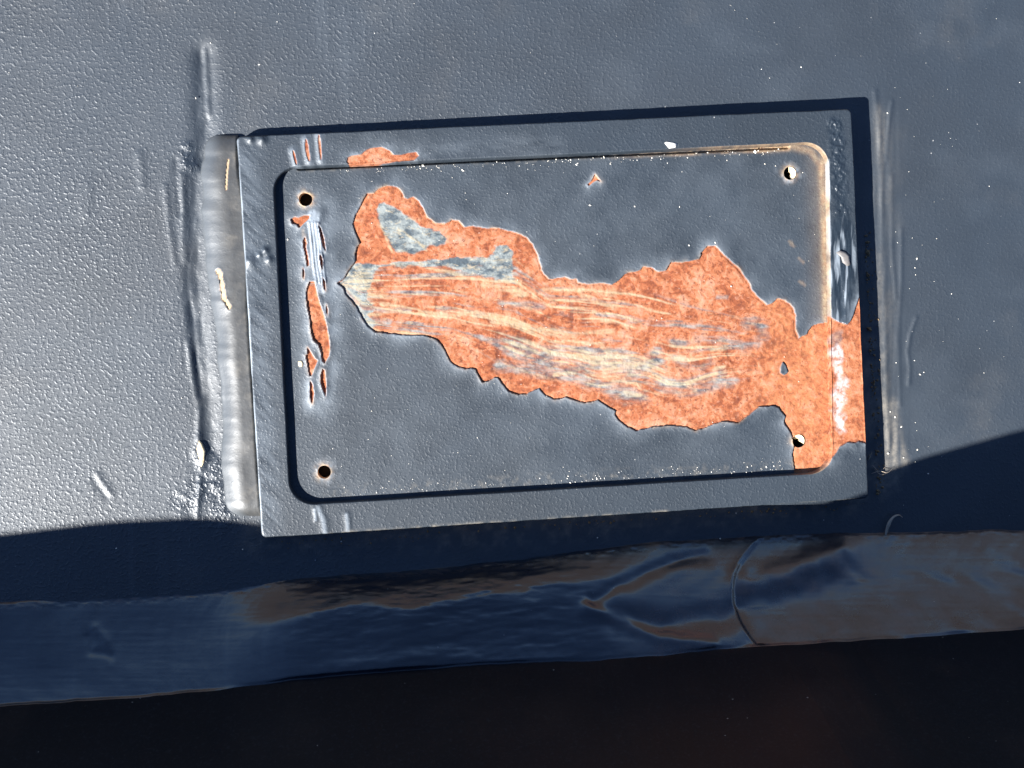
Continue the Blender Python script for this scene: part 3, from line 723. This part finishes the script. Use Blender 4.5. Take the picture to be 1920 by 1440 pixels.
chalk_sheen += 0.19 * np.exp(-out / 3.0) * np.clip(0.5 + 0.8 * fbm(X / 5, Y / 5, 185, 3), 0, 1)
chalk_sheen += 0.24 * sstep(7.5, 1.0, ds) * np.clip(0.55 + fbm(X / 3, Y / 4, 190, 3), 0, 1)  # pale blue glow painted round the strip
chalk_sheen = np.maximum(chalk_sheen, 0.85 * sstep(2.1, 0.7, line_d(TF([(588, 405), (593, 450), (598, 500), (600, 540)]), X, Y, 8)) * np.clip(0.75 + 0.6 * fbm(X / 0.5, Y / 4, 186, 2), 0, 1))
chalk_sheen = np.maximum(chalk_sheen, 0.40 * np.exp(-np.clip(np.minimum(ss, si), 0, 9) / 0.5))
for q, r in hc:
    rr = np.hypot(X - q[0], Y - q[1]) - r
    chalk_sheen = np.maximum(chalk_sheen, 0.42 * np.exp(-np.clip(rr, 0, 9) / 1.1) * np.clip(0.6 + fbm(X / 1.2, Y / 1.2, 187, 2), 0, 1))
dirt = 0.4 * sstep(1.6, 0.2, dt) * np.clip(0.2 + fbm(X / 1.0, Y / 1.0, 188, 3), 0, 1) + 0.22 * sstep(2.5, 0.2, line_d(TF([(620, 925), (1000, 900), (1480, 875)]), X, Y, 12)) * np.clip(fbm(X / 0.9, Y / 0.9, 189, 2), 0, 1)
V = np.stack([X, Y, Zf], -1).reshape(-1, 3)
F = grid_faces(len(gx), len(gy))
att = dict(rust=rust, bare=np.clip(bare, 0, 1), cream=np.clip(cream, 0, 1), white=0 * X, tan=np.clip(tan, 0, 1), chalk_sheen=np.clip(chalk_sheen, 0, 1), dirt=np.clip(dirt, 0, 1), peel=1 + 0 * X, gloss=0.1 * blis, scrape=inscr, pale=np.clip(sstep(50, 66, X) + 0.55 * np.exp(s_all / 1.6), 0, 1))
inhole = (rmin.reshape(-1)[F].max(1) < 1e-4)
rf = rust.reshape(-1)[F].mean(1) > 0.5
sif = np.minimum(ss, si).reshape(-1)[F].mean(1) < 0.3
floor = subset('recess_floor', V, F, ~inhole & ~rf, M_PLATE, holder, att)
tag(floor, 'sunken painted floor of the recess with flaking paint edges')
tag(subset('rust_patch', V, F, ~inhole & rf & ~sif, M_PLATE, floor, att), 'long bright orange rust patch scraped across the recess floor')
crack_d = np.stack([ss.reshape(-1)[F].mean(1)] + [sdf(TF(p), X, Y, 4).reshape(-1)[F].mean(1) for p in ISLETS])
owner = crack_d.argmin(0)
for k in range(len(ISLETS) + 1):
    o = subset('rust_crack', V, F, ~inhole & rf & sif & (owner == k), M_PLATE, floor, att)
    if o and k == 0: tag(o, 'largest torn rusty crack in blistered paint at the left')
    if o and k == len(ISLETS): tag(o, 'small hook-shaped rusty chip near the top edge')
# walls of the drilled holes
for k, (q, r) in enumerate(hc):
    a = np.linspace(0, 2 * np.pi, 48, endpoint=False)
    zt = float(floor_z(q[0])) + 0.16
    rings = [(r * 1.00, zt), (r * 0.985, zt - 0.2), (r * 0.98, zt - 1.2), (r * 0.98, zt - 2.4)]
    P = np.stack([np.stack([q[0] + rr * np.cos(a), q[1] + rr * np.sin(a), np.full(48, zz)], 1) for rr, zz in rings], 1)
    o = mesh_from('screw_hole', P.reshape(-1, 3), grid_faces(48, len(rings), True), M_HOLE if k in (0, 2) else M_DARK, floor)
    rb = 3.2
    a2 = np.concatenate([[[q[0], q[1], -0.9]], np.stack([q[0] + rb * np.cos(a), q[1] + rb * np.sin(a), np.full(48, -0.9)], 1)])
    f2 = np.stack([np.zeros(48, int), 1 + np.arange(48), 1 + (np.arange(48) + 1) % 48], 1)
    mesh_from('hole_bottom', a2, f2, M_DARK, floor)
    if k in (1, 3):                                # pale crescent added for the sunlit far wall of the right-hand holes
        am = math.radians(12 if k == 1 else 62)
        aa = np.linspace(am - 1.55, am + 1.55, 22)
        rim = np.stack([q[0] + r * 0.97 * np.cos(aa), q[1] + r * 0.97 * np.sin(aa), np.full(22, zt - 0.35)], 1)
        low = np.stack([q[0] + r * 0.30 * np.cos(aa) + 0.1 * np.cos(am), q[1] + r * 0.30 * np.sin(aa) + 0.1 * np.sin(am), np.full(22, zt - 1.0)], 1)
        low += np.array([[rng_h, 0, 0] for rng_h in 0.10 * fbm(np.arange(22) / 2.0, np.zeros(22), 310 + k, 2)])
        low2 = low.copy(); low2[:, 2] -= 1.2
        mesh_from('lit_crescent', np.stack([rim, low, low2], 1).reshape(-1, 3), grid_faces(22, 3), M_CREAM, floor)

# ------------------------------------------------------------------ weld bead along the left edge of the plate
yy = np.arange(250, 972, 1.6)
xl = interp_curve([(250, 383), (300, 380), (420, 378), (480, 386), (600, 400), (700, 411), (800, 415), (900, 417), (972, 424)], yy)
xl = xl + 5 * fbm(yy / 40, yy * 0, 207, 3)
xr = interp_curve([(250, 446), (310, 446), (372, 457), (420, 470), (440, 474), (470, 474), (500, 471), (540, 464), (625, 468), (760, 477), (870, 484), (972, 492)], yy)
def endcap(d, r): return np.sqrt(np.clip(1 - (1 - np.clip(d / r, 0, 1)) ** 2, 0, 1))
cap = endcap(yy - 252, 34) * endcap(968 - yy, 30)
mid = xl * 0.35 + xr * 0.65
xl2 = mid + (xl - mid) * (0.25 + 0.75 * cap)
nb = 54
ub = np.linspace(0, 1, nb)
UB, YB = np.meshgrid(ub, yy, indexing='ij')
XB = xl2[None, :] + (xr - xl2)[None, :] * UB
hb = cap[None, :] * (2.15 * (1 - (1 - np.clip(UB / 0.62, 0, 1)) ** 2.1) + 0.25 * UB)
hb = hb - 0.7 * np.exp(-((UB - 0.99) / 0.04) ** 2) * cap[None, :]
base = U(np.stack([XB.ravel(), YB.ravel()], 1), 0.0).reshape(nb, len(yy), 3)
up = U(np.stack([XB.ravel(), YB.ravel()], 1), 4.0).reshape(nb, len(yy), 3)
hb = hb + cap[None, :] * sstep(0, .15, UB) * (0.26 * fbm(YB / 90, UB * 1.3, 201, 2) + 0.010 * fbm(YB / 9, UB * 4, 202, 2))
cr = line_d(np.array([(410, 508), (416, 530), (419, 555), (428, 575)], float), XB, YB, 40)
cr2 = line_d(np.array([(428, 300), (425, 330), (424, 355)], float), XB, YB, 40)
rustb = np.maximum(sstep(5.2, 3.2, cr + 2.5 * fbm(XB / 5, YB / 8, 203, 2)), sstep(2.6, 1.4, cr2))
hb = hb + 0.18 * np.exp(-np.clip(cr - 4, 0, 99) / 4) * (1 - rustb) - 0.15 * rustb
PB = base + (up - base) * (hb / 4.0)[..., None]
PB[..., 2] -= 0.25 * (1 - sstep(0, 0.03, UB)) + 0.3 * (cap[None, :] < 0.05)
dustb = (0.05 + 0.22 * np.clip(fbm(YB / 30, UB * 2, 204, 3), 0, 1)) * sstep(0.25, 0.6, UB) + 0.5 * sstep(0.86, 1.0, UB) * np.clip(0.3 + fbm(YB / 14, UB * 3, 205, 3), 0, 1)
vb, fb = PB.reshape(-1, 3), grid_faces(nb, len(yy))[:, ::-1]
ba = dict(rust=rustb, bare=0 * UB, cream=rustb, white=0 * UB, tan=0 * UB, chalk_sheen=0.10 * sstep(0.5, 0.1, UB), dirt=np.clip(dustb, 0, 1), peel=0.8 + 0 * UB, gloss=np.clip(0.10 + 0.3 * fbm(YB / 20, UB * 3, 206, 2), 0, 1), scrape=0 * UB, pale=0 * UB)  # sun side of the bead lightened in the colour
br = rustb.reshape(-1)[fb].mean(1) > 0.5
bead = subset('weld_bead', vb, fb, ~br, M_BEAD, holder, ba)
tag(bead, 'smooth brownish painted weld bead along the left edge')
tag(subset('paint_chip', vb, fb, br, M_BEAD, bead, ba), 'cream primer showing through chips in the weld bead')

# ================================================================== small things
rng = random.Random(5)
def lens_chip(pts, z, mat, name, parent, bulge=0.25, thick=0.12):
    P = U(pts, z); c = P.mean(0)
    n = len(P)
    ring0, ring1, ring2 = P.copy(), P.copy(), c + (P - c) * 0.55
    ring0[:, 2] -= thick; ring1[:, 2] += thick; ring2[:, 2] += thick + bulge * 0.7
    V = np.concatenate([ring0, ring1, ring2, [c + np.array([0, 0, thick + bulge])]])
    F = [[i, (i + 1) % n, n + (i + 1) % n, n + i] for i in range(n)] + [[n + i, n + (i + 1) % n, 2 * n + (i + 1) % n, 2 * n + i] for i in range(n)]
    me = bpy.data.meshes.new(name)
    off = np.array(parent_world(parent))
    me.from_pydata([tuple(v) for v in (V * MM - off)], [], F + [[2 * n + i, 2 * n + (i + 1) % n, 3 * n] for i in range(n)])
    me.materials.append(mat)
    for p in me.polygons: p.use_smooth = True
    return link(bpy.data.objects.new(name, me), parent)
lens_chip([(369, 842), (373, 824), (379, 831), (385, 846), (383, 866), (377, 876), (374, 862)], 0.22, M_CREAM, 'paint_chip', panel, 0.1)
lens_chip([(1246, 268), (1250, 266), (1262, 267), (1270, 270), (1266, 277), (1254, 278)], lambda x: plate_z(x) + 0.02, M_SPECK, 'paint_crumb', frame, 0.25)
lens_chip([(1568, 474), (1575, 470), (1585, 472), (1593, 480), (1594, 497), (1588, 499), (1580, 492), (1577, 482)], lambda x: plate_z(x) + 0.12, M_FLAKE, 'paint_flake', frame, 0.18)
lens_chip([(559, 698 - 20), (566, 676), (569, 682), (566, 688), (560, 686)], lambda x: floor_z(x) + 0.15, M_CREAM, 'paint_chip', floor, 0.2)

def grains(name, spots, mat, parent, label):
    V, F = [], []
    oct_f = [(0, 2, 4), (2, 1, 4), (1, 3, 4), (3, 0, 4), (2, 0, 5), (1, 2, 5), (3, 1, 5), (0, 3, 5)]
    for (x, y, z, r) in spots:
        b = len(V)
        a, s1, s2, h = rng.uniform(0, 6.28), rng.uniform(.6, 1.3), rng.uniform(.5, 1.0), rng.uniform(.5, .9)
        ca, sa = math.cos(a), math.sin(a)
        for (i, j, k) in ((s1, 0, 0), (-s1, 0, 0), (0, s2, 0), (0, -s2, 0), (rng.uniform(-.2, .2), rng.uniform(-.2, .2), h), (0, 0, -h * .5)):
            V.append((x + r * (ca * i - sa * j), y + r * (sa * i + ca * j), z + r * k))
        F += [tuple(b + q for q in f) for f in oct_f]
    o = mesh_from(name, np.array(V), np.array(F), mat, parent, smooth=False)
    return tag(o, label, kind='stuff')
sp = []
for _ in range(330):
    p = (rng.uniform(-60, 1980), rng.uniform(-40, 1000))
    if 440 < p[0] < 1665 and 180 < p[1] < 1000: continue
    q = U([p])[0]; sp.append((q[0], q[1], 0.05, 0.075 * math.exp(rng.gauss(0, 0.5))))
for _ in range(40):
    p = (rng.gauss(1690, 60), rng.uniform(200, 860)); q = U([p])[0]
    if p[0] > 1662: sp.append((q[0], q[1], 0.06, 0.10 * math.exp(rng.gauss(0, 0.5))))
for c in ((1784, 551), (1725, 702), (1732, 698), (1680, 680), (1669, 772), (1678, 782), (1690, 800), (1665, 850), (1694, 858), (1720, 843), (1719, 485)):
    q = U([c])[0]; sp.append((q[0], q[1], 0.10, rng.uniform(0.18, 0.34)))
for c in ((1716, 866), (1740, 888), (1380, 962), (455, 1030), (218, 1028), (1350, 1010), (640, 1015), (1120, 1008)):
    q = U([c])[0]; sp.append((q[0], q[1], 0.12, 0.22))
grains('dust_specks', sp, M_SPECK, panel, 'pale dust specks scattered on the panel')
sp = []
for _ in range(150):
    p = (rng.uniform(570, 1530), rng.uniform(290, 900)); q = TF([p])[0]
    sp.append((q[0], q[1], q[2] + 0.16, 0.085 * math.exp(rng.gauss(0, 0.45))))
for _ in range(150):
    x = rng.uniform(640, 1480); p = (x, 930 - (x - 640) * 0.058 - abs(rng.gauss(0, 9))); q = TF([p])[0]
    sp.append((q[0], q[1], q[2] + 0.16, 0.10 * math.exp(rng.gauss(0, 0.4))))
for _ in range(140):
    x = rng.uniform(620, 1480); p = (x, 318 - (x - 620) * 0.046 + abs(rng.gauss(0, 7))); q = TF([p])[0]
    sp.append((q[0], q[1], q[2] + 0.16, 0.10 * math.exp(rng.gauss(0, 0.4))))
for c in ((1106, 385), (1190, 387), (1274, 388), (1292, 460), (1341, 455), (540, 449)):
    q = TF([c])[0]; sp.append((q[0], q[1], q[2] + 0.18, 0.26))
grains('dust_specks', sp, M_SPECK, holder, 'pale grit lying in the recess')
sp = []
for _ in range(200):
    v = rng.random(); yq = 430 + 500 * v; p = (1616 + 0.045 * (yq - 430) + 5 + rng.uniform(0, 22) * rng.random(), yq); q = U([p])[0]
    sp.append((q[0], q[1], 0.1, 0.22 * math.exp(rng.gauss(0, 0.5))))
for _ in range(160):
    x = rng.uniform(500, 1620); p = (x, 1016 - (x - 500) * 0.066 + abs(rng.gauss(0, 6))); q = U([p])[0]
    sp.append((q[0], q[1], 0.1, 0.16 * math.exp(rng.gauss(0, 0.5))))
grains('dirt_crumbs', sp, M_DIRT, panel, 'brown dirt crumbs gathered along the foot of the plate')

def strand(name, pts3, rad, mat, parent=None):
    P = np.array(pts3, float); k = len(P); V, F = [], []
    ns = 6
    for i in range(k):
        tg = P[min(i + 1, k - 1)] - P[max(i - 1, 0)]; tg /= np.linalg.norm(tg)
        a = np.cross(tg, [0.3, 0.2, 1.0]); a /= np.linalg.norm(a); b = np.cross(tg, a)
        r = rad * (1.0 - 0.7 * abs(2 * i / (k - 1) - 0.7))
        for j in range(ns):
            an = 2 * math.pi * j / ns
            V.append(P[i] + max(r, rad * .25) * (a * math.cos(an) + b * math.sin(an)))
    for i in range(k - 1):
        for j in range(ns):
            F.append((i * ns + j, i * ns + (j + 1) % ns, (i + 1) * ns + (j + 1) % ns, (i + 1) * ns + j))
    return mesh_from(name, np.array(V), np.array(F), mat, parent)
def smooth_path(pts, zs, n=24):
    p = np.array([list(U([q], z)[0]) for q, z in zip(pts, zs)])
    s = np.linspace(0, len(p) - 1, n); k = np.arange(len(p))
    c = np.stack([np.interp(s, k, p[:, i]) for i in range(3)], 1)
    for _ in range(3): c[1:-1] = (c[:-2] + 2 * c[1:-1] + c[2:]) / 4
    return c
tag(strand('straw_fibre', smooth_path([(1660, 1006), (1663, 992), (1668, 978), (1676, 968), (1686, 965), (1692, 970)], [0.3, 0.8, 1.4, 1.6, 1.2, 0.3]), 0.42, M_FIBRE),
    'tiny curled tan fibre lying in the shade right of the plate corner', 'fibre')
tag(strand('straw_fibre', smooth_path([(1628, 862), (1631, 855), (1635, 848)], [0.3, 1.0, 1.6], 10), 0.30, M_FIBRE),
    'short pale straw sticking up beside the lower right plate corner', 'fibre')
web = []
for a in ([(1634, 888), (1650, 882), (1664, 888), (1672, 880)], [(1640, 880), (1652, 892), (1668, 884)], [(1636, 872), (1648, 886), (1660, 876)]):
    web.append(strand('lint_strand', smooth_path(a, [rng.uniform(.3, 1.2) for _ in a], 14), 0.09, M_FIBRE, panel))

# ================================================================== unseen ground sheet far below, added for the weld's brown reflection; then lay the whole panel on its slope
n = NT('brown_earth')
M_GROUND = n.finish(n.mix(n.ramp(n.noise(0.004, 5, 0.65), 0.35, 0.65), (0.070, 0.052, 0.040), (0.135, 0.104, 0.082)), 0.95, None, 0.1)
g = np.linspace(-60000, 60000, 25)
GX, GY = np.meshgrid(g, g, indexing='ij')
ground = mesh_from('ground', np.stack([GX, GY, -900 + 15 * fbm(GX / 5000, GY / 5000, 301, 2)], -1).reshape(-1, 3), grid_faces(25, 25), M_GROUND)
tag(ground, None, kind='structure')
for o in scene.objects:
    if o.parent is None and o not in (cam, sun, ground):
        o.matrix_basis = TILT @ o.matrix_basis
